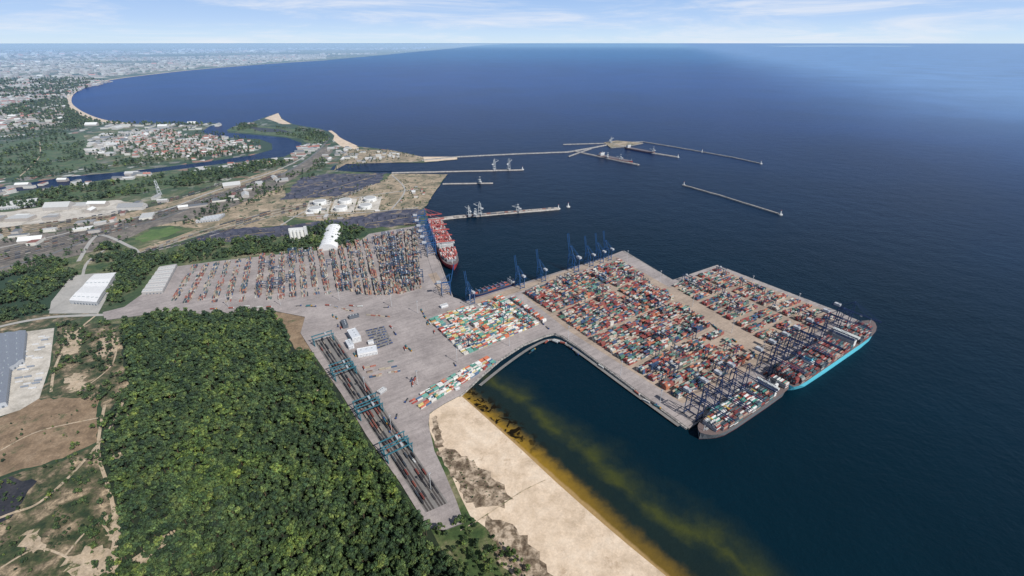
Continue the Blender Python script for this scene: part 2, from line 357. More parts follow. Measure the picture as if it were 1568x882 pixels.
patch('dark_ground',[(380,194),(430,198),(450,203),(400,202)],M_dark,1.4,5,40)
patch('apron',[(150,480),(182,422),(150,418),(110,422),(78,462),(75,480)],M_roadL,1.3,0)
patch('apron',[(-40,515),(45,507),(83,502),(76,560),(60,610),(30,628),(-40,650)],M_pale,1.35,0)
patch('clearing',[(415,478),(440,480),(466,485),(470,500),(462,515),(478,536),(470,542),(455,540),(440,512)],M_field,1.5,2,12)
RZ=[0]
def road(pts,w,mat=M_road,z=1.6,name='road'):
    RZ[0]+=1; z+=RZ[0]*.004
    return strip(name,smooth(GP(pts,z)),w,z,mat)
road([(-60,520),(0,500),(60,488),(100,484),(160,482)],12,M_roadL,1.62)
road([(-60,425),(60,395),(150,362),(260,330),(330,303),(420,272),(465,248),(490,228),(505,210)],14,M_road,1.6)
road([(-60,392),(80,362),(150,345),(250,322),(330,292),(420,262),(462,242),(480,225)],11,M_roadL,1.64)
tracks=[]
for k in range(7):
    o=k*3.2; t_=[(-60,398+o),(80,366+o*.8),(180,342+o*.6),(280,314+o*.45),(360,288+o*.4),(430,264+o*.3)]; tracks.append(t_)
    road(t_,4,M_black,1.68,'railway_track')
for k in range(5):
    o=k*3; t_=[(200,392+o*.2),(300,356+o),(420,322+o*.7),(520,300+o*.4),(570,282)]; tracks.append(t_)
    road(t_,4,M_black if k%2 else M_roadL,1.66,'railway_track')
for k in range(4):
    t_=[(-60,358+k*3),(60,343+k*2.5),(160,328+k*2),(260,304+k*1.5),(340,280+k)]; tracks.append(t_); road(t_,4,M_black,1.66,'railway_track')
road([(120,400),(150,360),(200,378),(212,388)],12,M_roadL,1.7)
road([(75,475),(120,440),(135,400),(180,372)],8,M_roadL,1.6)
road([(195,596),(172,650),(120,715),(62,768),(20,785),(-20,800)],5,M_dirt,1.5,'dirt_road')
road([(150,480),(110,515),(85,560),(78,600)],5,M_dirt,1.5,'dirt_road')
road([(160,620),(150,690),(170,760),(175,830),(150,882)],5,M_dirt,1.51,'dirt_road')
road([(0,255),(100,245),(200,232),(330,215)],8,M_road,1.6)
road([(0,205),(120,190),(300,192)],14,M_roadL,1.6)
road([(0,232),(60,222),(130,214)],8,M_roadL,1.6); road([(30,270),(60,240),(60,215)],6,M_dirt,1.6)
road([(430,345),(480,318),(560,300),(640,290)],8,M_roadL,1.6); road([(600,268),(620,290),(600,320)],7,M_roadL,1.6); road([(440,332),(520,328),(640,318)],8,M_roadL,1.6)
road([(470,300),(520,285),(575,270)],5,M_indus,1.6); road([(455,288),(520,272),(560,267)],5,M_indus,1.6); road([(350,362),(450,352),(560,342),(640,330)],5,M_indus,1.6)
for pts in ([(120,600),(170,560),(180,520)],[(100,850),(150,800),(180,840)],[(0,870),(60,840),(120,862)],[(0,690),(60,660),(150,640)]):
    road(pts,3,M_dirt,1.47,'dirt_road')
CLR=[([(100,580),(120,570),(135,585),(128,600),(105,598)]),([(150,520),(172,508),(185,525),(175,545),(150,545)]),([(95,860),(140,835),(178,850),(178,882),(120,900)]),([(100,505),(125,510),(120,540),(95,545)]),([(155,790),(178,780),(190,820),(170,830)]),([(30,820),(60,810),(70,840),(40,850)])]
for pts in CLR: patch('sandy_clearing',pts,M_dirt,1.44,7,6)
HOLES=[]
for (u,v,r) in ((245,832,11),(215,862,14),(262,818,7),(196,640,9),(490,600,6),(285,600,4),(330,880,6),(180,700,8),(270,850,6)):
    x,y=G(u,v); HOLES.append((x,y,r)); P=[(x+r*1.25*math.cos(k*.628)*random.uniform(.7,1.2),y+r*1.25*math.sin(k*.628)*random.uniform(.7,1.2)) for k in range(10)]
    sheet('sandy_clearing',P,1.6+len(HOLES)*.004,M_dirt)
# ---------- terminal platform ----------
ZT=3.0
T=[(705,605),(735,576),(765,550),(800,527),(832,514),(848,510),(862,514),(885,530),(1055,656),(1316,491),(1290,480),(1098,406),(1030,429),(953,384),(938,390),(712,461),(694,455),(652,343),(565,358),(540,378),(440,388),(330,400),(270,408),(215,452),(190,470),(157,478),(160,490),(250,478),(350,482),(415,475),(467,485),(460,510),(482,545),(522,602),(562,668),(612,738),(655,808),(680,812),(710,800),(700,770),(680,722),(665,690),(656,650),(658,632),(680,618)]
sheet('container_terminal_platform',GP(T,ZT),ZT,M_conc,skirt=-1,skmat=M_wall)
def tpatch(name,pts,mat,z=3.01): return sheet(name,GP(pts,z),z,mat)
tpatch('yard_pavement',[(798,449),(948,396),(1025,440),(1098,410),(1288,484),(1170,556),(1045,618),(870,506)],M_conc2)
tpatch('quay_apron',[(655,420),(668,417),(690,452),(672,446)],M_conc2)
tpatch('quay_apron',[(722,461),(938,392),(948,395),(770,455),(735,466)],M_conc2)
strip('revetment',GP([(703,608),(735,578),(765,552),(800,529.5),(832,516),(848,512),(860,516),(885,532),(1052,657)],0),5,2.4,M_rock,thick=1,zbase=-.5)
strip('revetment',GP([(955,385),(1030,430),(1098,407),(1290,481)],0),5,2.4,M_rock,thick=1,zbase=-.5)
pr=smooth(GP([(735,590),(775,558),(815,531),(845,520),(872,530),(960,594),(1040,652)],3.02))
strip('perimeter_road',pr,7,3.02,M_bed)
def vec(a,b): d=Vector(b)-Vector(a); return d.normalized(),d.length
QA=Vector(G(1055,656,ZT));QB=Vector(G(1316,491,ZT)); d2,LQ=vec(QA,QB); n2=Vector((d2.y,-d2.x)); y2=math.atan2(d2.y,d2.x)
EA=Vector(G(712,461,ZT));EB=Vector(G(938,390,ZT)); de,LE=vec(EA,EB); ne=Vector((-de.y,de.x)); ye=math.atan2(de.y,de.x)
CA=Vector(G(652,343,ZT));CB=Vector(G(694,455,ZT)); dc,LC=vec(CA,CB); nc=Vector((-dc.y,dc.x)); yc=math.atan2(dc.y,dc.x)
mb=MB()
for A,dv,nv,L in ((QA,d2,n2,LQ),(EA,de,ne,LE),(CA,dc,nc,LC)):
    for off in (-4,-34):
        p=A+nv*off+dv*5;q=A+nv*off+dv*(L-5); mb.beam((p.x,p.y,3.06),(q.x,q.y,3.06),.8,(.05,.045,.04),.08)
    k=6
    while k<L:
        p=A+dv*k+nv*.8; mb.box(p.x,p.y,.3,1.6,2,2.4,math.atan2(dv.y,dv.x),(.02,.02,.02)); k+=14
mb.obj('quay_crane_rail',M_attr)
# ---------- containers ----------
def lin(r,g,b2): return tuple(((x/255)**2.2) for x in (r,g,b2))
def mute(P,k=.22):
    o=[]
    for c in P:
        l=.3*c[0]+.55*c[1]+.15*c[2]; o.append(tuple(x*(1-k)+l*k for x in c))
    return o
PAL=mute([lin(150,58,50),lin(165,78,62),lin(125,50,46),lin(60,96,92),lin(98,145,132),lin(80,120,98),lin(52,74,108),lin(70,98,135),lin(200,197,188),lin(178,173,164),lin(190,112,74),lin(105,102,100),lin(190,160,125),lin(160,88,76),lin(65,66,72),lin(180,168,150),lin(150,62,54)],.15)
PALB=mute([lin(222,222,217),lin(212,208,202),lin(228,224,218),lin(205,112,70),lin(195,100,75),lin(70,132,112),lin(100,162,148),lin(165,70,60),lin(205,185,110),lin(205,200,190),lin(100,162,148),lin(80,112,145)],.12)
PALT=mute([lin(175,155,130),lin(160,140,115),lin(180,118,84),lin(125,130,115),lin(60,82,95),lin(115,76,66),lin(190,186,176),lin(95,115,110),lin(165,95,74),lin(55,62,72),lin(155,82,66),lin(190,170,140),lin(70,95,130),lin(180,165,140)],.2)
def yard(quad,pal,nstrip,rows=6,maxh=5,fill=.85,name='container_stack',seed=0,minh=1,bays_gap=18,raw=False):
    A,B2,C,Dq=[Vector(p) if raw else Vector(G(p[0],p[1],ZT)) for p in quad]
    mb=MB(); rnd=random.Random(seed)
    for j in range(nstrip):
        t=(j+.5)/nstrip; s=A.lerp(Dq,t); e=B2.lerp(C,t); dv,L=vec(s,e); nv=Vector((-dv.y,dv.x)); yaw=math.atan2(dv.y,dv.x)
        nb=int(L/12.9)
        for i in range(nb):
            if bays_gap and i%bays_gap==bays_gap-1: continue
            if rnd.random()>.97: continue
            p0=s+dv*(i+.5)*12.9
            dens=MN.noise(Vector((p0.x/60,p0.y/60,seed*3.1)))*.8+fill
            bc=rnd.choice(pal); hb=rnd.uniform(.5,1)
            for r in range(rows):
                if rnd.random()>dens: continue
                h=max(minh,min(maxh,int(round(maxh*dens*hb*rnd.uniform(.55,1.15)))))
                p=p0+nv*((r-(rows-1)/2)*2.75)
                if rnd.random()<.35: bc=rnd.choice(pal)
                for k in range(h):
                    col=bc if rnd.random()<.5 else rnd.choice(pal); f=rnd.uniform(.8,1.15); col=tuple(x*f for x in col)
                    z=ZT+.02+k*2.6
                    if rnd.random()<.25:
                        c2=rnd.choice(pal)
                        for sg,cc in ((-3.1,col),(3.1,c2)): mb.box(p.x+dv.x*sg,p.y+dv.y*sg,z,6.0,2.45,2.55,yaw,cc)
                    else: mb.box(p.x,p.y,z,12.1,2.45,2.55,yaw,col)
    return mb.obj(name,M_cont)
def sections(A,B2,C,Dq,cuts,pal,per,**k):
    gA,gB,gC,gD=[Vector(G(*p,ZT)) for p in (A,B2,C,Dq)]
    for i,(t0,t1) in enumerate(cuts):
        a=gA.lerp(gD,t0);b_=gB.lerp(gC,t0);c_=gB.lerp(gC,t1);d_=gA.lerp(gD,t1)
        n=max(1,int((a-d_).length/per))
        yard((a,b_,c_,d_),pal,n,seed=i+int(A[0]),raw=True,**k)
sections((803,450),(948,398),(1162,549),(1042,614),[(0,.24),(.26,.495),(.515,.75),(.77,1)],PAL,25,maxh=5,rows=7,fill=1.0)
sections((1028,437),(1060,424),(1240,505),(1185,532),[(0,.31),(.33,.64),(.66,1)],PAL,25.5,maxh=4,rows=6,fill=1.0)
sections((1066,422),(1098,411),(1286,487),(1246,503),[(0,.31),(.33,.64),(.66,1)],PAL,25.5,maxh=4,rows=6,fill=1.0)
sections((655,489),(778,451),(840,492),(712,546),[(0,1)],PALB,27,maxh=4,rows=7,fill=1.0)
sections((622,613),(752,546),(763,553),(648,629),[(0,1)],PALB,20,maxh=3,rows=5,fill=.9)
# old yard: rows run toward the camera
sections((570,363),(590,452),(646,448),(640,352),[(0,1)],PALT,25,maxh=4,rows=6,fill=1.1,bays_gap=13)
sections((500,375),(515,448),(588,455),(566,366),[(0,1)],PALT,25,maxh=4,rows=6,fill=1.0,bays_gap=13)
sections((395,392),(385,462),(512,452),(496,376),[(0,1)],PALT,26,maxh=3,rows=6,fill=.9,bays_gap=13)
sections((290,408),(252,466),(380,464),(390,394),[(0,1)],PALT,27,maxh=2,rows=6,fill=.75,bays_gap=11)
for q,n in (([(512,468),(560,480),(558,484),(510,472)],1),([(555,560),(610,548),(622,570),(568,582)],3),([(560,478),(598,482),(596,490),(562,486)],1)):
    yard(q,PALT,n,maxh=1,rows=2,fill=.5)
# ---------- ships ----------
def ship(L,Bm,deck,hullc,boot,pal,loc,yaw,bridge,funnel,tiers,name='container_ship',cargo=True):
    mb=MB()
    st=[(-.5,.80,.45),(-.47,.95,.7),(-.40,1,.95),(-.2,1,1),(.2,1,1),(.33,.97,.9),(.40,.85,.66),(.45,.62,.36),(.485,.3,.12),(.5,.04,.02)]
    rings=[]
    for x,a,w in st:
        sheer=deck+(max(0,x-.3)/.2)**2*5
        wm=w*.75+a*.25
        rings.append([(x*L,-a*Bm/2,sheer),(x*L,-wm*Bm/2,deck*.14),(x*L,-w*Bm/2,-1),(x*L,w*Bm/2,-1),(x*L,wm*Bm/2,deck*.14),(x*L,a*Bm/2,sheer)])
    for i in range(len(rings)-1):
        a,b_=rings[i],rings[i+1]
        for k,col in ((0,hullc),(1,boot),(3,boot),(4,hullc)):
            mb.add([a[k],a[k+1],b_[k+1],b_[k]],[(0,1,2,3)],col)
        mb.add([a[0],b_[0],b_[5],a[5]],[(0,1,2,3)],(.15,.11,.10))
    mb.add(rings[0],[(0,1,2,3,4,5)],hullc)
    mb.beam((L*.46,0,deck+3),(L*.46,0,deck+16),.8,(.7,.7,.68))
    mb.box(L*.43,0,deck+2,8,4,2,0,(.3,.3,.3))
    nr=int((Bm-2)/2.55); x=-L*.47
    while x<L*.40 and cargo:
        if abs(x-bridge*L)<L*.035+7 or abs(x-funnel*L)<10: x+=7; continue
        nn=nr if x<L*.30 else int(nr*(1-.55*((x/L-.3)/.12)))
        if x<-.44*L: nn=int(nr*.85)
        tb=random.uniform(.5,1.0)
        for r in range(nn):
            t=max(1,int(round(tiers*tb*random.uniform(.75,1.1)))); bc=random.choice(pal)
            for k in range(t):
                c=bc if random.random()<.4 else random.choice(pal)
                mb.box(x,(r-(nn-1)/2)*2.55,deck+1+k*2.6,12.2,2.4,2.55,0,c)
        mb.beam((x+7,-nn*1.27,deck+5),(x+7,nn*1.27,deck+5),.9,(.25,.26,.28),8)
        x+=14.3
    W=(.72,.72,.70)
    bx=bridge*L; hh=tiers*2.6+9
    mb.box(bx,0,deck,L*.03,Bm*.82,hh-4,0,W); mb.box(bx+1,0,deck+hh-4,L*.03-2,Bm*.98,3.5,0,W,(.5,.52,.5))
    for k in range(int((hh-6)/3)): mb.box(bx,0,deck+2+k*3,L*.03+.3,Bm*.8,1.0,0,(.05,.07,.09))
    mb.box(bx+1,0,deck+hh-2.8,L*.03-1.6,Bm*.97,1.3,0,(.03,.04,.06))
    mb.beam((bx,0,deck+hh-1),(bx,0,deck+hh+9),.7,W); mb.beam((bx,-4,deck+hh+5),(bx,4,deck+hh+5),.4,W)
    mb.box(funnel*L,0,deck,9,Bm*.4,tiers*2.6,0,W); mb.box(funnel*L,0,deck+tiers*2.6,7,Bm*.25,7,0,hullc,(.03,.03,.03))
    return mb.obj(name,M_attr,loc=(loc[0],loc[1],0),yaw=yaw)
PALS=mute([lin(150,68,58),lin(115,50,46),lin(70,82,90),lin(170,165,158),lin(70,110,115),lin(58,66,80),lin(175,145,125),lin(150,68,58),lin(110,70,60),lin(120,128,126)],.15)
p=QA+d2*462+n2*29; ship(408,56,15,lin(95,195,215),lin(80,170,195),PALS,p,y2,.13,-.27,6)
p=QA+d2*126+n2*25; ship(262,46,11,(.13,.14,.15),lin(95,52,50),mute(PALB[:3])+PALS+[lin(70,140,128)],p,y2+math.pi,-.30,-.38,5)
PALR=mute([lin(185,85,72),lin(200,120,105),lin(155,62,56),lin(210,198,188),lin(170,80,70),lin(95,95,102),lin(120,52,46),lin(215,205,200)],.1)
p=CA+dc*238+nc*32; ship(420,56,14,lin(150,50,50),lin(130,50,50),PALR,p,yc,.17,-.25,7)
p=EA+de*100+ne*16; ship(150,24,7,lin(35,50,85),lin(120,50,50),[lin(50,70,110),lin(40,50,70),lin(170,80,60),lin(60,110,150)],p,ye+math.pi,-.40,-.46,1,'feeder_ship')
def tanker(u,v,yaw,L,hull):
    x,y=G(u,v); return ship(L,L*.16,8,hull,lin(120,40,40),PALR,(x,y),yaw,-.40,-.46,3,'tanker_ship',cargo=False)
a=Vector(G(880,232));b_=Vector(G(978,253)); dv,_=vec(a,b_); yt=math.atan2(dv.y,dv.x)
tanker(942,244,yt,260,lin(150,60,60)); tanker(980,231,yt,230,lin(150,120,115))
# ---------- cranes ----------
def sts(up,color,boomc):
    mb=MB(); c=color; Wd=9; K=.74
    def bm(p,q,t,cc,t2=None): mb.beam(p,q,t*K,cc,(t2 or t)*K)
    for x in (-Wd,Wd):
        bm((x,0,0),(x,0,46),2.0,c); bm((x,-30,0),(x,-30,46),2.0,c)
        bm((x,-30,15),(x,0,15),1.8,c); bm((x,-30,43),(x,0,43),1.8,c)
        bm((x,-30,15),(x,0,43),1.1,c)
        bm((x*.95,0,46),(x*.35,-1,76),1.5,c); bm((x*.95,-30,46),(x*.35,-1,76),1.0,c)
        mb.box(x,0,-.1,5,2.4,2.2,0,(.04,.04,.05)); mb.box(x,-30,-.1,5,2.4,2.2,0,(.04,.04,.05))
    for y in (0,-30):
        bm((-Wd,y,3),(Wd,y,3),1.8,c); bm((-Wd,y,15),(Wd,y,15),1.8,c); bm((-Wd,y,45),(Wd,y,45),1.6,c)
    bm((-4,-1,76),(4,-1,76),1.5,c)
    a=math.radians(78)
    for x in (-3,3):
        bm((x,-52,47.5),(x,3,47.5),1.5,c,2.2)
        q=(x,4+66*math.cos(a),47.5+66*math.sin(a)) if up else (x,68,47.5)
        bm((x,3,47.5),q,1.4,boomc,2.0)
        bm((x,-1,76),(x,-48,48.5),.6,c)
        if up: bm((x,-1,76),(x,4+30*math.cos(a),47.5+30*math.sin(a)),.6,c)
        else:
            bm((x,-1,76),(x,34,48.5),.6,boomc); bm((x,-1,76),(x,64,48.5),.6,boomc)
    n=9
    for i in range(n):
        if up: t=(i+.5)/n*66; y=4+t*math.cos(a);z=47.5+t*math.sin(a)
        else: y=5+i*7.5;z=47.5
        bm((-3,y,z),(3,y,z),.6,boomc)
    mb.box(0,-38,49,9,15,6,0,(.42,.44,.47),(.45,.46,.48))
    if not up: mb.box(0,22,43.5,3.5,5,3,0,(.6,.6,.6)); bm((0,22,44),(0,22,22),.5,(.05,.05,.05)); mb.box(0,22,21,3,12,1,0,(.5,.35,.05))
    bm((Wd+1.6,-30,3),(Wd+1.6,-28,45),1.2,(.3,.32,.35),2)
    return mb
DB=lin(40,58,96); BLUE=lin(32,78,128); RED=lin(175,80,70)
c_dn=sts(False,DB,DB).obj('ship_to_shore_crane',M_attr,link=False)
c_up=sts(True,BLUE,BLUE).obj('ship_to_shore_crane',M_attr,link=False)
c_rd=sts(False,BLUE,RED).obj('ship_to_shore_crane',M_attr,link=False)
def place(ob,A,dv,nv,t,s=1):
    p=A+dv*t-nv*4; yaw=math.atan2(nv.y,nv.x)-math.pi/2; dup(ob,(p.x,p.y,ZT+.1),yaw,s)
for t in (34,84,128,172): place(c_dn,QA,d2,n2,t,.92)
for t in (272,322,376,424,482,560,616): place(c_dn,QA,d2,n2,t,.92)
for t in (30,90,150,205,262,318): place(c_rd,CA,dc,nc,t,.95)
place(c_up,CA,dc,nc,LC-20,.8)
place(c_up,EA,de,ne,8,.75)
for t,s in ((172,.8),(250,.8),(372,1.0),(440,.8),(485,.8),(520,.8)): place(c_up,EA,de,ne,t,s)
def rtg(span,h,c,t=1.3,leng=12,nm='yard_gantry_crane'):
    mb=MB()
    for x in (-leng/2,leng/2):
        for y in (-span/2,span/2): mb.beam((x,y,0),(x,y,h),t,c)
        mb.beam((x,-span/2-2,h),(x,span/2+2,h),t,c,t*1.5)
    for y in (-span/2,span/2): mb.beam((-leng/2-1,y,1.2),(leng/2+1,y,1.2),t*1.2,c); mb.beam((-leng/2,y,h*.55),(leng/2,y,h*.55),t*.7,c)
    mb.box(0,span*.15,h+.6,leng*.6,3.6,2.2,0,(.4,.42,.44)); mb.box(leng*.2,span*.15,h-3.5,2,2,2.4,0,(.4,.42,.45))
    return mb.obj(nm,M_attr,link=False)
R1=rtg(24,21,lin(50,72,100),1.1); R2=rtg(44,20,lin(55,105,118),1.3,14,'rail_gantry_crane')
def quadpts(q,n,seed,ns=18):
    rnd=random.Random(seed); A,B2,C,Dq=[Vector(G(*p,ZT)) for p in q]
    return [A.lerp(B2,s).lerp(Dq.lerp(C,s),t) for s,t in [(rnd.uniform(.05,.95),(rnd.randrange(ns)+.5)/ns) for _ in range(n)]]
for p in quadpts([(803,450),(948,398),(1160,549),(1042,614)],26,3): dup(R1,(p.x,p.y,ZT),y2)
for p in quadpts([(1030,436),(1098,411),(1286,487),(1185,532)],16,4): dup(R1,(p.x,p.y,ZT),y2)
for p in quadpts([(655,489),(778,451),(840,492),(712,546)],7,5): dup(R1,(p.x,p.y,ZT),y2)
for p in quadpts([(570,363),(590,452),(646,448),(640,352)],34,6,9): dup(R1,(p.x,p.y,ZT),yc)
for p in quadpts([(400,392),(390,456),(588,452),(566,366)],14,9,9): dup(R1,(p.x,p.y,ZT),yc)
mb=MB(); mb.beam((0,0,0),(0,0,36),.7,(.5,.51,.52)); mb.box(0,0,36,3.4,3.4,.8,0,(.3,.3,.32))
for a in range(4): mb.box(1.8*math.cos(a*1.57),1.8*math.sin(a*1.57),35.2,.8,.8,.7,0,(.75,.75,.72))
mast=mb.obj('floodlight_mast',M_attr,link=False)
for u,v in ((800,470),(870,520),(950,575),(1010,620),(960,400),(1010,432),(1060,470),(1120,510),(1165,545),(1150,440),(1220,468),(640,480),(700,555),(780,530),(600,470),(520,460),(430,468),(350,470),(480,400),(560,390),(640,590),(560,600),(600,660),(660,750),(720,470),(840,440),(900,420)):
    x,y=G(u,v,ZT); dup(mast,(x,y,ZT),.3)
# rail terminal
sheet('rail_terminal_bed',GP([(480,522),(513,514),(686,770),(652,785)],3.02),3.02,M_bed)
ra=[Vector(G(*p,ZT)) for p in ((480,522),(513,514),(686,770),(652,785))]
mbr=MB(); mbw=MB()
for k,f in enumerate((.1,.23,.36,.62,.75,.88)):
    a=ra[0].lerp(ra[1],f);e=ra[3].lerp(ra[2],f); dv,L=vec(a,e); nv=Vector((-dv.y,dv.x)); yaw=math.atan2(dv.y,dv.x)
    mbr.beam((a.x,a.y,3.08),(e.x,e.y,3.08),2.8,(.065,.055,.05),.1)
    for o in (-.75,.75): mbr.beam((a.x+nv.x*o,a.y+nv.y*o,3.2),(e.x+nv.x*o,e.y+nv.y*o,3.2),.18,(.2,.17,.15),.18)
    s=random.uniform(5,40)
    while s<L-20:
        if random.random()<.82:
            p=a+dv*s; mbw.box(p.x,p.y,3.9,13.4,2.8,.7,yaw,(.04,.035,.035)); 
            for w in (-5,5): mbw.box(p.x+dv.x*w,p.y+dv.y*w,3.3,2.4,2,.6,yaw,(.02,.02,.02))
            if random.random()<.65: mbw.box(p.x,p.y,4.62,12.1,2.5,2.6,yaw,random.choice([lin(110,58,50),lin(50,48,50),lin(120,70,58),lin(62,66,72),lin(44,40,42),lin(140,130,120)]))
        s+=14.4
mbr.obj('railway_track',M_attr); mbw.obj('freight_train',M_attr)
dr,Lr=vec(ra[0],ra[3]); yr=math.atan2(dr.y,dr.x)
for (u,v) in ((496,524),(524,568),(529,576),(562,624),(568,634),(604,686),(611,697)):
    x,y=G(u,v,ZT); dup(R2,(x,y,ZT),yr)
mb=MB()
for t_ in tracks:
    P=smooth(GP(t_,2),10)
    run=False
    for i in range(len(P)-1):
        a=Vector(P[i]);b_=Vector(P[i+1]); dv,L=vec(a,b_); 
        if random.random()<.35: run=not run
        if not run: continue
        n=int(L/16); cc=random.choice([(.08,.06,.05),(.16,.09,.06),(.12,.12,.13),(.25,.23,.2),(.05,.05,.06)])
        for j in range(n):
            p=a+dv*(j+.5)*16; mb.box(p.x,p.y,2.6,14,3,3,math.atan2(dv.y,dv.x),cc); mb.box(p.x,p.y,1.9,12,2.2,.7,math.atan2(dv.y,dv.x),(.02,.02,.02))
mb.obj('freight_train',M_bld)
# ---------- buildings ----------
def warehouse(quad,h,roof,wall,name='warehouse',ridges=3,z0=1.5):
    A,B2,C,Dq=[Vector(G(*p,z0)) for p in quad]; mb=MB()
    vs=[(p.x,p.y,z) for z in (z0,z0+h) for p in (A,B2,C,Dq)]
    mb.add(vs,[(0,1,5,4),(1,2,6,5),(2,3,7,6),(3,0,4,7)],wall)
    for i in range(ridges):
        t0,t1,tm=i/ridges,(i+1)/ridges,(i+.5)/ridges
        def P(t,s,z): q=A.lerp(B2,t).lerp(Dq.lerp(C,t),s); return (q.x,q.y,z)
        zz=z0+h; rr=h*.12+.6
        mb.add([P(t0,0,zz),P(tm,0,zz+rr),P(tm,1,zz+rr),P(t0,1,zz)],[(0,1,2,3)],roof)
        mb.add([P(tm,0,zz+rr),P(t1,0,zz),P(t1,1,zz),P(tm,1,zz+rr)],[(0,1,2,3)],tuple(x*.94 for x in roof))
        mb.add([P(t0,0,zz),P(t1,0,zz),P(tm,0,zz+rr)],[(0,1,2)],wall); mb.add([P(t0,1,zz),P(tm,1,zz+rr),P(t1,1,zz)],[(0,1,2)],wall)
        for k in range(6):
            s=(k+.5)/6; q=A.lerp(B2,t0+(tm-t0)*.5).lerp(Dq.lerp(C,t0+(tm-t0)*.5),s)
            mb.box(q.x,q.y,zz+rr*.5,2,6,.8,math.atan2((C-B2).y,(C-B2).x)-1.57,(.3,.34,.36))
    for (P0,P1) in ((A,B2),(B2,C),(C,Dq),(Dq,A)):
        dv,L=vec(P0,P1); nv=Vector((dv.y,-dv.x)); cc=(A+B2+C+Dq)/4
        if nv.dot((P0+P1)/2-cc)<0: nv=-nv
        k=6
        while k<L-6:
            q=P0+dv*k+nv*.15; mb.box(q.x,q.y,z0,3.6,.3,4.2,math.atan2(dv.y,dv.x),(.12,.14,.17)); k+=9
    return mb.obj(name,M_bld)
W_=(.72,.72,.72)
warehouse([(108,465),(146,425),(180,422),(150,468)],11,W_,(.45,.46,.47),ridges=2)
warehouse([(218,452),(246,412),(272,408),(250,450)],9,(.5,.48,.46),(.4,.38,.36),ridges=6)
warehouse([(-30,520),(42,511),(38,555),(-12,590)],10,(.2,.22,.26),(.4,.42,.45),ridges=4)
warehouse([(-30,560),(20,552),(12,622),(-40,640)],10,(.2,.22,.26),(.4,.42,.45),ridges=4)
warehouse([(0,322),(10,312),(60,306),(55,316)],10,(.6,.6,.58),(.4,.4,.4)); warehouse([(300,342),(315,335),(345,330),(335,338)],10,(.45,.46,.48),(.4,.4,.4))
mb=MB()
def car(mb,x,y,z,yaw,col):
    mb.box(x,y,z+.3,4.4,1.8,.7,yaw,col); mb.box(x-.2*math.cos(yaw),y-.2*math.sin(yaw),z+1.0,2.4,1.6,.55,yaw,(.03,.04,.05),col)
for (x,y) in scatter(GP([(40,515),(78,508),(70,562),(50,600),(24,600)],1.5),13,.3): mb.box(x,y,1.9,13,2.5,2.8,.3,random.choice([(.6,.6,.6),(.6,.6,.6),(.25,.28,.33)]))
mb.obj('parked_trailers',M_attr)
def block(u,v,l,w,h,yaw,wall,roof,name='office_building'):
    x,y=G(u,v,ZT); mb=MB(); l*=1.25;w*=1.25;h*=1.2
    mb.box(0,0,0,l,w,h,0,wall,roof); mb.box(0,0,h+.01,l-.8,w-.8,.05,0,roof)
    nf=max(1,int(h/3.4))
    for k in range(nf):
        for i in range(int(l/3.2)):
            xx=-l/2+1.8+i*3.2
            for sd in (-1,1): mb.box(xx,sd*(w/2+.04),1+k*3.4,1.8,.1,1.5,0,(.04,.06,.08))
        for i in range(int(w/3.2)):
            yy=-w/2+1.8+i*3.2
            for sd in (-1,1): mb.box(sd*(l/2+.04),yy,1+k*3.4,.1,1.8,1.5,0,(.04,.06,.08))
    for e in ((0,w/2,l,.5),(0,-w/2,l,.5),(l/2,0,.5,w-.6),(-l/2,0,.5,w-.6)): mb.box(e[0],e[1],h+.02,e[2],e[3],.9,0,wall)
    for i in range(3): mb.box(-l*.3+i*l*.28,w*.12,h+.1,3,2.4,1.6,0,(.4,.42,.44))
    return mb.obj(name,M_bld,loc=(x,y,ZT),yaw=yaw)
block(543,518,34,16,12,-1.0,W_,(.55,.57,.6)); block(563,541,34,18,8,.35,W_,(.6,.62,.65)); block(536,530,22,10,8,-1.0,(.65,.66,.68),(.5,.52,.55))
block(528,498,26,10,6,-1.1,(.12,.13,.15),(.09,.1,.12)); block(542,486,20,9,5,.5,(.12,.13,.15),(.1,.11,.13)); block(568,526,10,8,5,.4,W_,(.6,.6,.6))
block(700,596,8,5,3,.6,W_,W_); block(680,470,16,8,5,.6,W_,(.5,.5,.5)); block(585,600,14,8,4,1.0,(.5,.5,.5),(.5,.5,.5))
sheet('car_park',GP([(558,506),(588,499),(602,526),(576,535)],3.03),3.03,M_bed)
mb=MB()
q=[Vector(G(*p,ZT)) for p in ((560,507),(587,501),(600,525),(576,534))]
for j in range(8):
    for i in range(16):
        if random.random()<.8:
            p=q[0].lerp(q[1],i/15).lerp(q[3].lerp(q[2],i/15),j/7)
            car(mb,p.x,p.y,3.05,.9,random.choice([lin(40,60,120),lin(50,80,140),lin(60,60,70),lin(160,160,165),lin(35,50,100)]))
mb.obj('parked_cars',M_attr)
def truckmesh(col,cc):
    mb=MB(); mb.box(7,0,1,2.4,2.5,2.6,0,col); mb.box(7.9,0,2.2,.7,2.3,1,0,(.03,.04,.05)); mb.box(0,0,1.0,13,2.4,.4,0,(.05,.05,.05))
    for x in (-5,-3.6,4.2,7): 
        for y in (-1,1): mb.box(x,y,0,1,.5,1,0,(.02,.02,.02))
    if cc: mb.box(-.4,0,1.42,12.1,2.45,2.6,0,cc)
    return mb.obj('terminal_truck',M_attr,link=False)
TR=[truckmesh((.6,.6,.6),lin(150,80,64)),truckmesh(lin(200,150,50),lin(60,105,112)),truckmesh((.6,.6,.6),lin(190,190,185)),truckmesh(lin(40,70,130),None)]
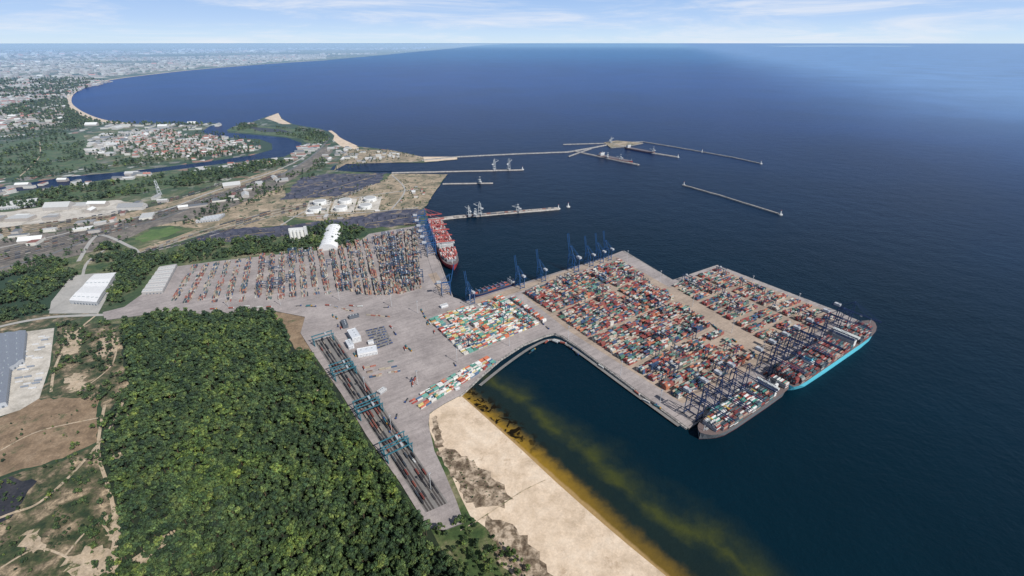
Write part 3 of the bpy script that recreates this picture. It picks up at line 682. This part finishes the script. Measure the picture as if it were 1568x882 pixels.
for pts,n in (([(780,562),(840,520),(870,530),(1040,648)],14),([(735,468),(930,404)],9),([(830,495),(850,512)],2),([(560,600),(640,720)],8),([(600,500),(640,560),(610,640)],12),([(300,474),(460,468),(600,470)],14),([(640,470),(700,560)],9),([(1010,446),(1170,552)],9),([(1075,632),(1300,492)],12),([(510,480),(560,570)],8)):
    P=GP(pts,ZT)
    for i in range(n):
        s=random.randrange(len(P)-1); t=random.random(); a=Vector(P[s]);b_=Vector(P[s+1]); p=a.lerp(b_,t); d_=(b_-a)
        dup(random.choice(TR),(p.x+random.uniform(-5,5),p.y+random.uniform(-5,5),ZT+.05),math.atan2(d_.y,d_.x)+random.gauss(0,.1))
def tank(u,v,r,h,name='storage_tank'):
    x,y=G(u,v,1.4); mb=MB(); mb.cyl(0,0,0,r,r,h,40,(.7,.7,.68)); mb.cyl(0,0,h+.02,r,r-.6,.8,40,(.75,.75,.73)); mb.cyl(0,0,h+.03,r*.88,r*.86,.9,40,(.4,.41,.42),(.42,.42,.41),1.2)
    for k in range(12): mb.beam((r*math.cos(k*.5236),r*math.sin(k*.5236),0),(r*1.01*math.cos(k*.5236),r*1.01*math.sin(k*.5236),h),.5,(.4,.4,.4))
    mb.obj(name,M_bld,loc=(x,y,1.5))
for cu,cv in ((486,318),(525,316),(563,313)):
    sheet('tank_bund',GP([(cu-20,cv+9),(cu-12,cv-11),(cu+22,cv-12),(cu+16,cv+9)],1.62),1.62,M_pale)
    tank(cu-3,cv+5,27,13); tank(cu+4,cv-6,28,13)
x,y=G(457,368,1.4); mb=MB()
for i in range(4):
    for j in range(3): mb.cyl(-18+i*12,-12+j*12,0,6,6,38,16,(.68,.67,.62),(.6,.6,.57),1)
mb.box(0,0,38,50,10,8,0,(.65,.65,.62)); mb.box(30,0,0,9,12,50,0,(.6,.6,.58)); mb.obj('grain_silo',M_bld,loc=(x,y,1.4),yaw=.2)
def arch(q,r,name):
    A,Bq=[Vector(G(*p,1.4)) for p in q]; dv,L=vec(A,Bq); mb=MB(); n=12
    for k in range(n):
        t0=math.pi*k/n;t1=math.pi*(k+1)/n
        mb.add([(0,r*math.cos(t0),r*.75*math.sin(t0)),(0,r*math.cos(t1),r*.75*math.sin(t1)),(L,r*math.cos(t1),r*.75*math.sin(t1)),(L,r*math.cos(t0),r*.75*math.sin(t0))],[(0,1,2,3)],(.76,.76,.76))
        for xx in (0,L): mb.add([(xx,r*math.cos(t0),r*.75*math.sin(t0)),(xx,r*math.cos(t1),r*.75*math.sin(t1)),(xx,0,0)],[(0,1,2)],(.6,.6,.6))
    for k in range(1,10): mb.box(L*k/10,0,r*.75-.2,.8,r*.8,.4,0,(.55,.55,.55))
    mb.obj(name,M_bld,loc=(A.x,A.y,1.4),yaw=math.atan2(dv.y,dv.x))
arch([(502,384),(512,352)],32,'bulk_store')
mb=MB()
for base,e,n in (((300,366),(430,352),12),((420,356),(640,330),20),((420,362),(560,345),12),((450,298),(560,272),12),((455,280),(585,270),10),((440,303),(520,292),8)):
    a=Vector(G(*base));b_=Vector(G(*e)); dv,L=vec(a,b_); nv=Vector((-dv.y,dv.x))
    for i in range(n):
        p=a.lerp(b_,(i+.5)/n)+nv*random.uniform(-15,15); l=L/n*random.uniform(.3,.5); w=random.uniform(8,16); hh=random.uniform(5,10)
        P=[(-l,-w*.7,0),(l,-w,0),(l*.9,w,0),(-l,w*.8,0),(-l*.75,0,hh),(l*.7,w*.1,hh)]; yaw=math.atan2(dv.y,dv.x)+random.gauss(0,.08); c,s=math.cos(yaw),math.sin(yaw)
        k=random.uniform(.6,1.6); col=(.035*k,.033*k,.05*k)
        mb.add([(p.x+x*c-y*s,p.y+x*s+y*c,z+1.6) for x,y,z in P],[(0,1,5,4),(2,3,4,5),(1,2,5),(3,0,4)],col)
mb.obj('coal_heap',M_bld)
# ---------- breakwaters & jetties ----------
def bw(pts,w,h=4,mat=M_rock,name='breakwater'):
    P=GP(pts,0); out=[]
    for i in range(len(P)-1):
        a=Vector(P[i]);b_=Vector(P[i+1]); n=max(2,int((b_-a).length/40))
        for k in range(n): q=a.lerp(b_,k/n); out.append((q.x+random.uniform(-2,2),q.y+random.uniform(-2,2)))
    out.append(P[-1]); strip(name,out,w,h,mat,thick=1,zbase=-1)
bw([(645,246),(700,240.5),(790,236),(870,233),(905,227),(935,221)],15)
bw([(862,221.5),(935,219.5),(985,217.5),(1030,225),(1075,233),(1120,241),(1165,251)],9)
bw([(870,240),(905,228)],8); bw([(1046,284),(1100,299),(1195,329)],9,4)
bw([(880,232),(930,243),(978,253)],12,5,M_jetty,'jetty'); bw([(938,221),(1000,235),(1038,241)],12,5,M_jetty,'jetty')
bw([(600,265),(700,263),(800,260.5)],9,4,M_jetty,'jetty'); bw([(678,282),(755,281)],8,4,M_jetty,'jetty')
bw([(655,338),(700,333),(855,320)],17,6,M_jetty,'coal_pier')
sheet('breakwater_head',GP([(925,218),(945,215),(985,219),(960,224),(935,226)],4.2),4.2,M_indus,skirt=-1,skmat=M_rock)
def lamp(u,v,s=1):
    x,y=G(u,v); mb=MB(); mb.cyl(0,0,-1,9,8,5,12,(.5,.5,.48)); mb.cyl(0,0,4.02,2.2,1.6,13,10,(.75,.75,.74)); mb.cyl(0,0,17.04,2.4,2.4,2.2,10,(.1,.12,.1),(.3,.05,.05),1.2); mb.obj('harbour_beacon',M_bld,loc=(x,y,0)).scale=(s,s,s)
for p_ in ((870,317),(855,320),(1047,284),(1195,329),(1165,251),(1038,241),(800,260),(1075,233)): lamp(*p_)
def loader(u,v,h=45):
    x,y=G(u,v); mb=MB(); c=(.5,.52,.52)
    for a,b2 in ((-7,-7),(7,-7),(7,7),(-7,7)): mb.beam((a,b2,4),(a*.4,b2*.4,h),1.3,c)
    for z in (12,24,36): mb.box(0,0,z,14-z*.2,14-z*.2,.8,0,c)
    mb.beam((-16,0,h*.6),(26,0,h*.9),1.5,c); mb.beam((0,0,h+6),(26,0,h*.9),.7,c); mb.beam((0,0,h-2),(0,0,h+6),1.4,c); mb.box(-10,0,h*.55,8,6,5,0,(.6,.6,.6)); mb.box(0,0,5,14,10,5,0,(.3,.3,.32))
    return mb.obj('loading_tower',M_bld,loc=(x,y,0),yaw=random.uniform(0,3))
for u,v,h in ((757,261.5,60),(779,261,60),(718,333,45),(735,331,55),(728,333,30),(793,326,30),(1000,234,25),(950,246,25),(935,220,40),(930,243,25),(735,282,22),(245,300,70)): loader(u,v,h)
mb=MB()
a=Vector(G(668,337));b_=Vector(G(850,321)); dv,L=vec(a,b_); nv=Vector((-dv.y,dv.x))
for i in range(40):
    p=a+dv*(L*i/40)
    if random.random()<.8: mb.box(p.x,p.y,6.1,random.uniform(8,16),5,random.uniform(2,5),math.atan2(dv.y,dv.x),random.choice([(.25,.12,.09),(.35,.3,.26),(.15,.15,.16)]))
mb.obj('conveyor',M_bld)
# ---------- towns ----------
RED_R=[lin(145,88,70),lin(170,105,86),lin(128,80,68)]; GREY_R=[lin(180,180,178),lin(140,140,140),lin(215,215,212),lin(105,107,110)]
def town(name,pts,s,keep,roofs,lw,hh,gab=.6,yaw0=.3,z=1.6,cl=None):
    P=GP(pts,z); mb=MB()
    for (x,y) in scatter(P,s,keep,.35,cl):
        l=random.uniform(*lw); w=l*random.uniform(.35,.6); h=random.uniform(*hh); yaw=yaw0+random.choice((0,1.5708))+random.gauss(0,.05)
        wall=random.choice([(.52,.5,.47),(.42,.39,.36),(.6,.58,.52),(.38,.34,.3)]); roof=random.choice(roofs)
        if random.random()<gab: mb.gable(x,y,z,l,w,h,w*.3,yaw,wall,roof)
        else: mb.box(x,y,z,l,w,h,yaw,wall,roof)
    return mb.obj(name,M_bld)
town('town',[(190,240),(170,215),(250,200),(320,207),(395,218),(400,228),(360,238),(290,246)],38,.6,RED_R+RED_R+GREY_R,(16,42),(8,15))
town('town',[(128,238),(140,212),(190,200),(250,200),(190,218),(175,240)],50,.65,GREY_R,(30,80),(8,14),.2)
town('warehouse_district',[(-60,330),(60,318),(200,306),(330,290),(330,300),(200,325),(-60,352)],60,.32,GREY_R,(30,100),(8,14),.4,.1)
town('warehouse_district',[(100,340),(300,300),(430,265),(440,275),(330,320),(150,362)],60,.28,GREY_R+[lin(120,80,70)],(25,80),(6,12),.4,.5)
town('warehouse_district',[(480,232),(520,225),(600,235),(630,242),(540,250),(500,245)],40,.4,GREY_R,(15,45),(6,12),.4,.1)
town('warehouse_district',[(440,335),(640,285),(660,290),(640,318),(500,338)],45,.18,GREY_R+RED_R,(12,40),(5,10),.4,.1)
town('warehouse_district',[(-60,360),(100,345),(200,330),(200,350),(60,375),(-60,395)],55,.2,GREY_R+RED_R,(20,70),(6,12),.4,.3)
town('riverside_buildings',[(-60,292),(100,276),(230,264),(240,268),(100,290),(-60,305)],50,.4,GREY_R+RED_R,(25,70),(8,14),.5,.15)
town('riverside_buildings',[(462,222),(500,222),(470,238),(440,250),(350,258),(340,254),(440,241)],45,.45,GREY_R+RED_R,(20,60),(8,14),.5,.15)
town('riverside_buildings',[(130,190),(330,190),(340,193),(300,200),(170,198)],70,.5,GREY_R,(40,110),(8,14),.3,.15)
town('city',[(-80,205),(-80,130),(60,122),(180,124),(130,135),(105,148),(100,160),(100,190),(60,200),(-80,225)],70,.62,GREY_R+RED_R,(22,70),(8,28),.3,.2,cl=(900,-.25))
town('city',[(-100,128),(-100,95),(200,90),(420,84),(500,84),(500,90),(400,97),(300,105),(230,111),(120,124)],210,.6,GREY_R+RED_R,(55,160),(14,50),.1,.2,cl=(3500,-.25))
town('city',[(-100,93),(-100,78),(200,76),(500,74),(660,73),(640,77),(540,85),(420,84),(200,90)],600,.5,GREY_R+RED_R,(150,360),(20,70),.1,.2,cl=(9000,-.1))
# ---------- trees ----------
def proto(name,seed,h,r,cols,leaf=1.5,lobes=8,nleaf=26,fl=.8):
    rnd=random.Random(seed); mb=MB(); br=(.09,.065,.045)
    mb.cyl(0,0,-.3,.42,.2,h*.6,7,br)
    ico=bmesh.new(); bmesh.ops.create_icosphere(ico,subdivisions=1,radius=1); iv=[v.co.copy() for v in ico.verts]; ifs=[tuple(v.index for v in f.verts) for f in ico.faces]; ico.free()
    for k in range(lobes):
        a=k*2.4+rnd.uniform(-.4,.4); rr=r*rnd.uniform(.25,.72) if k else 0; z=h*(rnd.uniform(.5,.8) if k else .86)
        cx,cy=rr*math.cos(a),rr*math.sin(a); lr=r*rnd.uniform(.34,.5)
        mb.beam((0,0,h*.4),(cx*.8,cy*.8,z-.5),.22,br)
        base=rnd.choice(cols); kk=rnd.uniform(.75,1.25)
        ph=[rnd.uniform(.7,1.1) for _ in iv]
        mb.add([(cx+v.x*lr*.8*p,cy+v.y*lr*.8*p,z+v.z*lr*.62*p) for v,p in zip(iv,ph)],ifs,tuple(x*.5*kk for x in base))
        for _ in range(nleaf):
            d=Vector((rnd.gauss(0,1),rnd.gauss(0,1),rnd.gauss(.35,.9))).normalized()
            p=Vector((cx,cy,z))+Vector((d.x*lr,d.y*lr,d.z*lr*fl))*rnd.uniform(.75,1.12)
            nrm=(d+Vector((rnd.gauss(0,.45),rnd.gauss(0,.45),rnd.gauss(0,.45)))).normalized()
            t=nrm.orthogonal().normalized(); b2=nrm.cross(t); an=rnd.uniform(0,3.14); t,b2=t*math.cos(an)+b2*math.sin(an),b2*math.cos(an)-t*math.sin(an)
            s=leaf*rnd.uniform(.45,.85); f=kk*rnd.uniform(.65,1.5)
            mb.add([tuple(p-t*s-b2*s*.6),tuple(p+t*s-b2*s*.7),tuple(p+t*s*.7+b2*s*.7),tuple(p-t*s*.6+b2*s*.6)],[(0,1,2,3)],tuple(x*f for x in base))
    return mb.obj(name,M_leaf,link=False)
GR=[(.050,.088,.030),(.064,.104,.032),(.042,.076,.030),(.084,.122,.038)]
col=bpy.data.collections.new('trees')
for i in range(8):
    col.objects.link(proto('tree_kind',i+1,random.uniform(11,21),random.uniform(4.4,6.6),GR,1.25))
def forest(name,P,spacing,scale=(.8,1.25),keep=1,z=1.2,cl=None,cap=14000):
    pts=scatter(P,spacing,keep,.5,cl)
    pts=[p for p in pts if all((p[0]-h[0])**2+(p[1]-h[1])**2>(h[2]*random.uniform(.7,1.1))**2 for h in HOLES)]
    if len(pts)>cap: pts=random.sample(pts,cap)
    me=bpy.data.meshes.new(name); me.from_pydata([(x,y,z) for x,y in pts],[],[])
    a=me.attributes.new('scl','FLOAT','POINT'); a.data.foreach_set('value',[scale[0]+(scale[1]-scale[0])*random.random()**1.5 for _ in pts])
    a=me.attributes.new('rot','FLOAT','POINT'); a.data.foreach_set('value',[random.uniform(0,6.28) for _ in pts])
    ob=bpy.data.objects.new(name,me); SC.collection.objects.link(ob)
    md=ob.modifiers.new('scatter','NODES'); md.node_group=GN; return ob
GN=bpy.data.node_groups.new('tree_scatter','GeometryNodeTree')
GN.interface.new_socket('Geometry',in_out='INPUT',socket_type='NodeSocketGeometry'); GN.interface.new_socket('Geometry',in_out='OUTPUT',socket_type='NodeSocketGeometry')
n=GN.nodes; gi=n.new('NodeGroupInput');go=n.new('NodeGroupOutput');ip=n.new('GeometryNodeInstanceOnPoints');ci=n.new('GeometryNodeCollectionInfo')
ci.inputs['Collection'].default_value=col; ci.inputs['Separate Children'].default_value=True; ci.inputs['Reset Children'].default_value=True
ip.inputs['Pick Instance'].default_value=True
na=n.new('GeometryNodeInputNamedAttribute'); na.data_type='FLOAT'; na.inputs['Name'].default_value='scl'
nr=n.new('GeometryNodeInputNamedAttribute'); nr.data_type='FLOAT'; nr.inputs['Name'].default_value='rot'
cx=n.new('ShaderNodeCombineXYZ')
L_=GN.links; L_.new(gi.outputs[0],ip.inputs['Points']); L_.new(ci.outputs[0],ip.inputs['Instance']); L_.new(na.outputs[0],ip.inputs['Scale']); L_.new(nr.outputs[0],cx.inputs[2]); L_.new(cx.outputs[0],ip.inputs['Rotation']); L_.new(ip.outputs[0],go.inputs[0])
F=GP([(252,482),(350,486),(413,478),(436,503),(448,543),(476,546),(514,604),(553,672),(604,744),(648,812),(700,890),(720,960),(150,960),(190,882),(192,830),(182,760),(168,700),(172,645),(203,595),(200,560),(190,520),(195,498)])
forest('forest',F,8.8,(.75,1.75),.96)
forest('woodland',GP([(92,497),(190,497),(190,540),(203,590),(170,645),(172,700),(185,770),(195,840),(190,882),(170,960),(100,700),(152,640),(110,600),(80,600)]),9,(.3,1.1),.7,cl=(45,-.05))
forest('woodland',GP([(0,740),(95,705),(150,690),(180,800),(180,882),(0,882)]),8,(.15,.7),.45,cl=(40,-.05))
forest('woodland',GP([(0,655),(150,608),(148,680),(0,730)]),12,(.12,.5),.15)
forest('woodland',GP([(660,815),(700,800),(722,795),(760,825),(800,860),(830,900),(800,960),(720,930)]),8,(.35,1.0),.75,cl=(30,-.25))
forest('woodland',GP([(668,690),(722,702),(782,762),(715,770)]),7,(.06,.3),.55)
forest('woodland',GP([(-60,445),(0,425),(60,398),(125,402),(118,425),(75,462),(70,478),(0,498),(-60,512)]),11,(.7,1.5),.9,cl=(90,-.25))
forest('woodland',GP([(130,400),(160,372),(215,392),(330,370),(440,366),(500,345),(560,352),(540,376),(440,386),(330,398),(268,406),(240,408),(215,440),(190,465),(160,470),(182,425),(184,418),(140,416)]),11,(.7,1.5),.9,cl=(90,-.25))
forest('tree_belt',GP([(-60,312),(100,290),(260,270),(400,250),(435,246),(450,250),(340,278),(200,300),(60,318),(-60,335)]),17,(.9,1.8),.8,cl=(120,-.12))
forest('tree_belt',GP([(350,198),(372,190),(430,196),(492,202),(508,212),(490,228),(470,215),(440,208),(395,204)]),20,(.9,1.6),.8,cl=(120,-.1))
forest('tree_belt',GP([(240,345),(330,305),(440,270),(500,240),(500,262),(420,300),(300,345)]),17,(.7,1.4),.6,cl=(90,0.0))
forest('tree_belt',GP([(-60,284),(0,268),(150,253),(400,222),(380,236),(200,258),(0,282)]),20,(.9,1.6),.7,cl=(100,-.1))
forest('tree_belt',GP([(130,250),(160,205),(300,196),(400,218),(380,236)]),24,(.8,1.4),.5,cl=(90,-.05))
forest('tree_belt',GP([(-80,240),(0,190),(130,192),(130,250),(0,270)]),24,(.9,1.9),.75,cl=(130,.0))
forest('tree_belt',GP([(0,168),(60,155),(102,152),(108,168),(130,180),(160,190),(330,191),(300,194),(120,192),(30,182)]),30,(1.2,2.2),.95)
forest('tree_belt',GP([(-80,190),(-80,125),(100,120),(160,124),(105,148),(60,165),(0,190)]),50,(1.6,3.4),.8,cl=(400,-.1))
forest('tree_belt',GP([(-60,430),(-60,365),(100,345),(200,335),(220,360),(150,385)]),16,(.5,1.1),.4,cl=(60,.05))
forest('tree_belt',GP([(440,335),(430,310),(590,275),(665,280),(645,318),(500,340)]),14,(.3,.8),.3,cl=(60,.05))
forest('tree_belt',GP([(512,262),(530,228),(600,231),(648,242),(600,248)]),14,(.4,.9),.35,cl=(60,.0))
# ---------- light, sky ----------
el=math.radians(44); sx_,sy_=.62,-.55; az=math.atan2(sx_,sy_)
s=Vector((math.sin(az)*math.cos(el),math.cos(az)*math.cos(el),math.sin(el)))
ld=bpy.data.lights.new('sun','SUN'); ld.energy=5.0; ld.angle=math.radians(.5); ld.color=(1,.96,.9)
lo=bpy.data.objects.new('sun',ld); lo.rotation_euler=s.to_track_quat('Z','Y').to_euler(); lo.location=(0,0,2000); SC.collection.objects.link(lo)
w=bpy.data.worlds.new('World'); SC.world=w; w.use_nodes=True; nt=w.node_tree
bg=nt.nodes['Background']; sk=nt.nodes.new('ShaderNodeTexSky'); sk.sky_type='NISHITA'; sk.sun_disc=False; sk.sun_elevation=el; sk.sun_rotation=az; sk.altitude=600; sk.air_density=1.0; sk.dust_density=.6; sk.ozone_density=2
ST=.075
tc=nt.nodes.new('ShaderNodeTexCoord'); sp=nt.nodes.new('ShaderNodeSeparateXYZ'); nt.links.new(tc.outputs['Generated'],sp.inputs[0]); z=sp.outputs[2]
k=1/ST
grad=ramp(nt,maprange(nt,z,0,.12,smooth=False),[(0,(.66,.80,.92)),(.10,(.60,.77,.95)),(.3,(.48,.66,.94)),(.6,(.36,.55,.88)),(1,(.25,.44,.8))])
gs=nt.nodes.new('ShaderNodeVectorMath'); gs.operation='SCALE'; nt.links.new(grad,gs.inputs[0]); gs.inputs['Scale'].default_value=k
c=mix(nt,maprange(nt,z,.45,.1),sk.outputs[0],gs.outputs[0])
mp=nt.nodes.new('ShaderNodeMapping'); mp.inputs['Scale'].default_value=(3,3,30); nt.links.new(tc.outputs['Generated'],mp.inputs[0])
cn=noise(nt,1.2,8,.66,vec=mp.outputs[0],dist=.5)
cm=maprange(nt,cn,.44,.72,0,.7)
c=mix(nt,cm,c,(.84*k,.87*k,.94*k))
nt.links.new(c,bg.inputs[0]); bg.inputs[1].default_value=ST
cd=bpy.data.cameras.new('camera'); cd.lens=36*737/1568; cd.sensor_width=36; cd.clip_start=1; cd.clip_end=1500000
co=bpy.data.objects.new('camera',cd); co.location=(0,0,H); co.rotation_euler=(math.radians(90)-math.atan(376/737),0,0); SC.collection.objects.link(co); SC.camera=co
SC.view_settings.view_transform='Standard'; SC.view_settings.look='None'; SC.view_settings.exposure=0
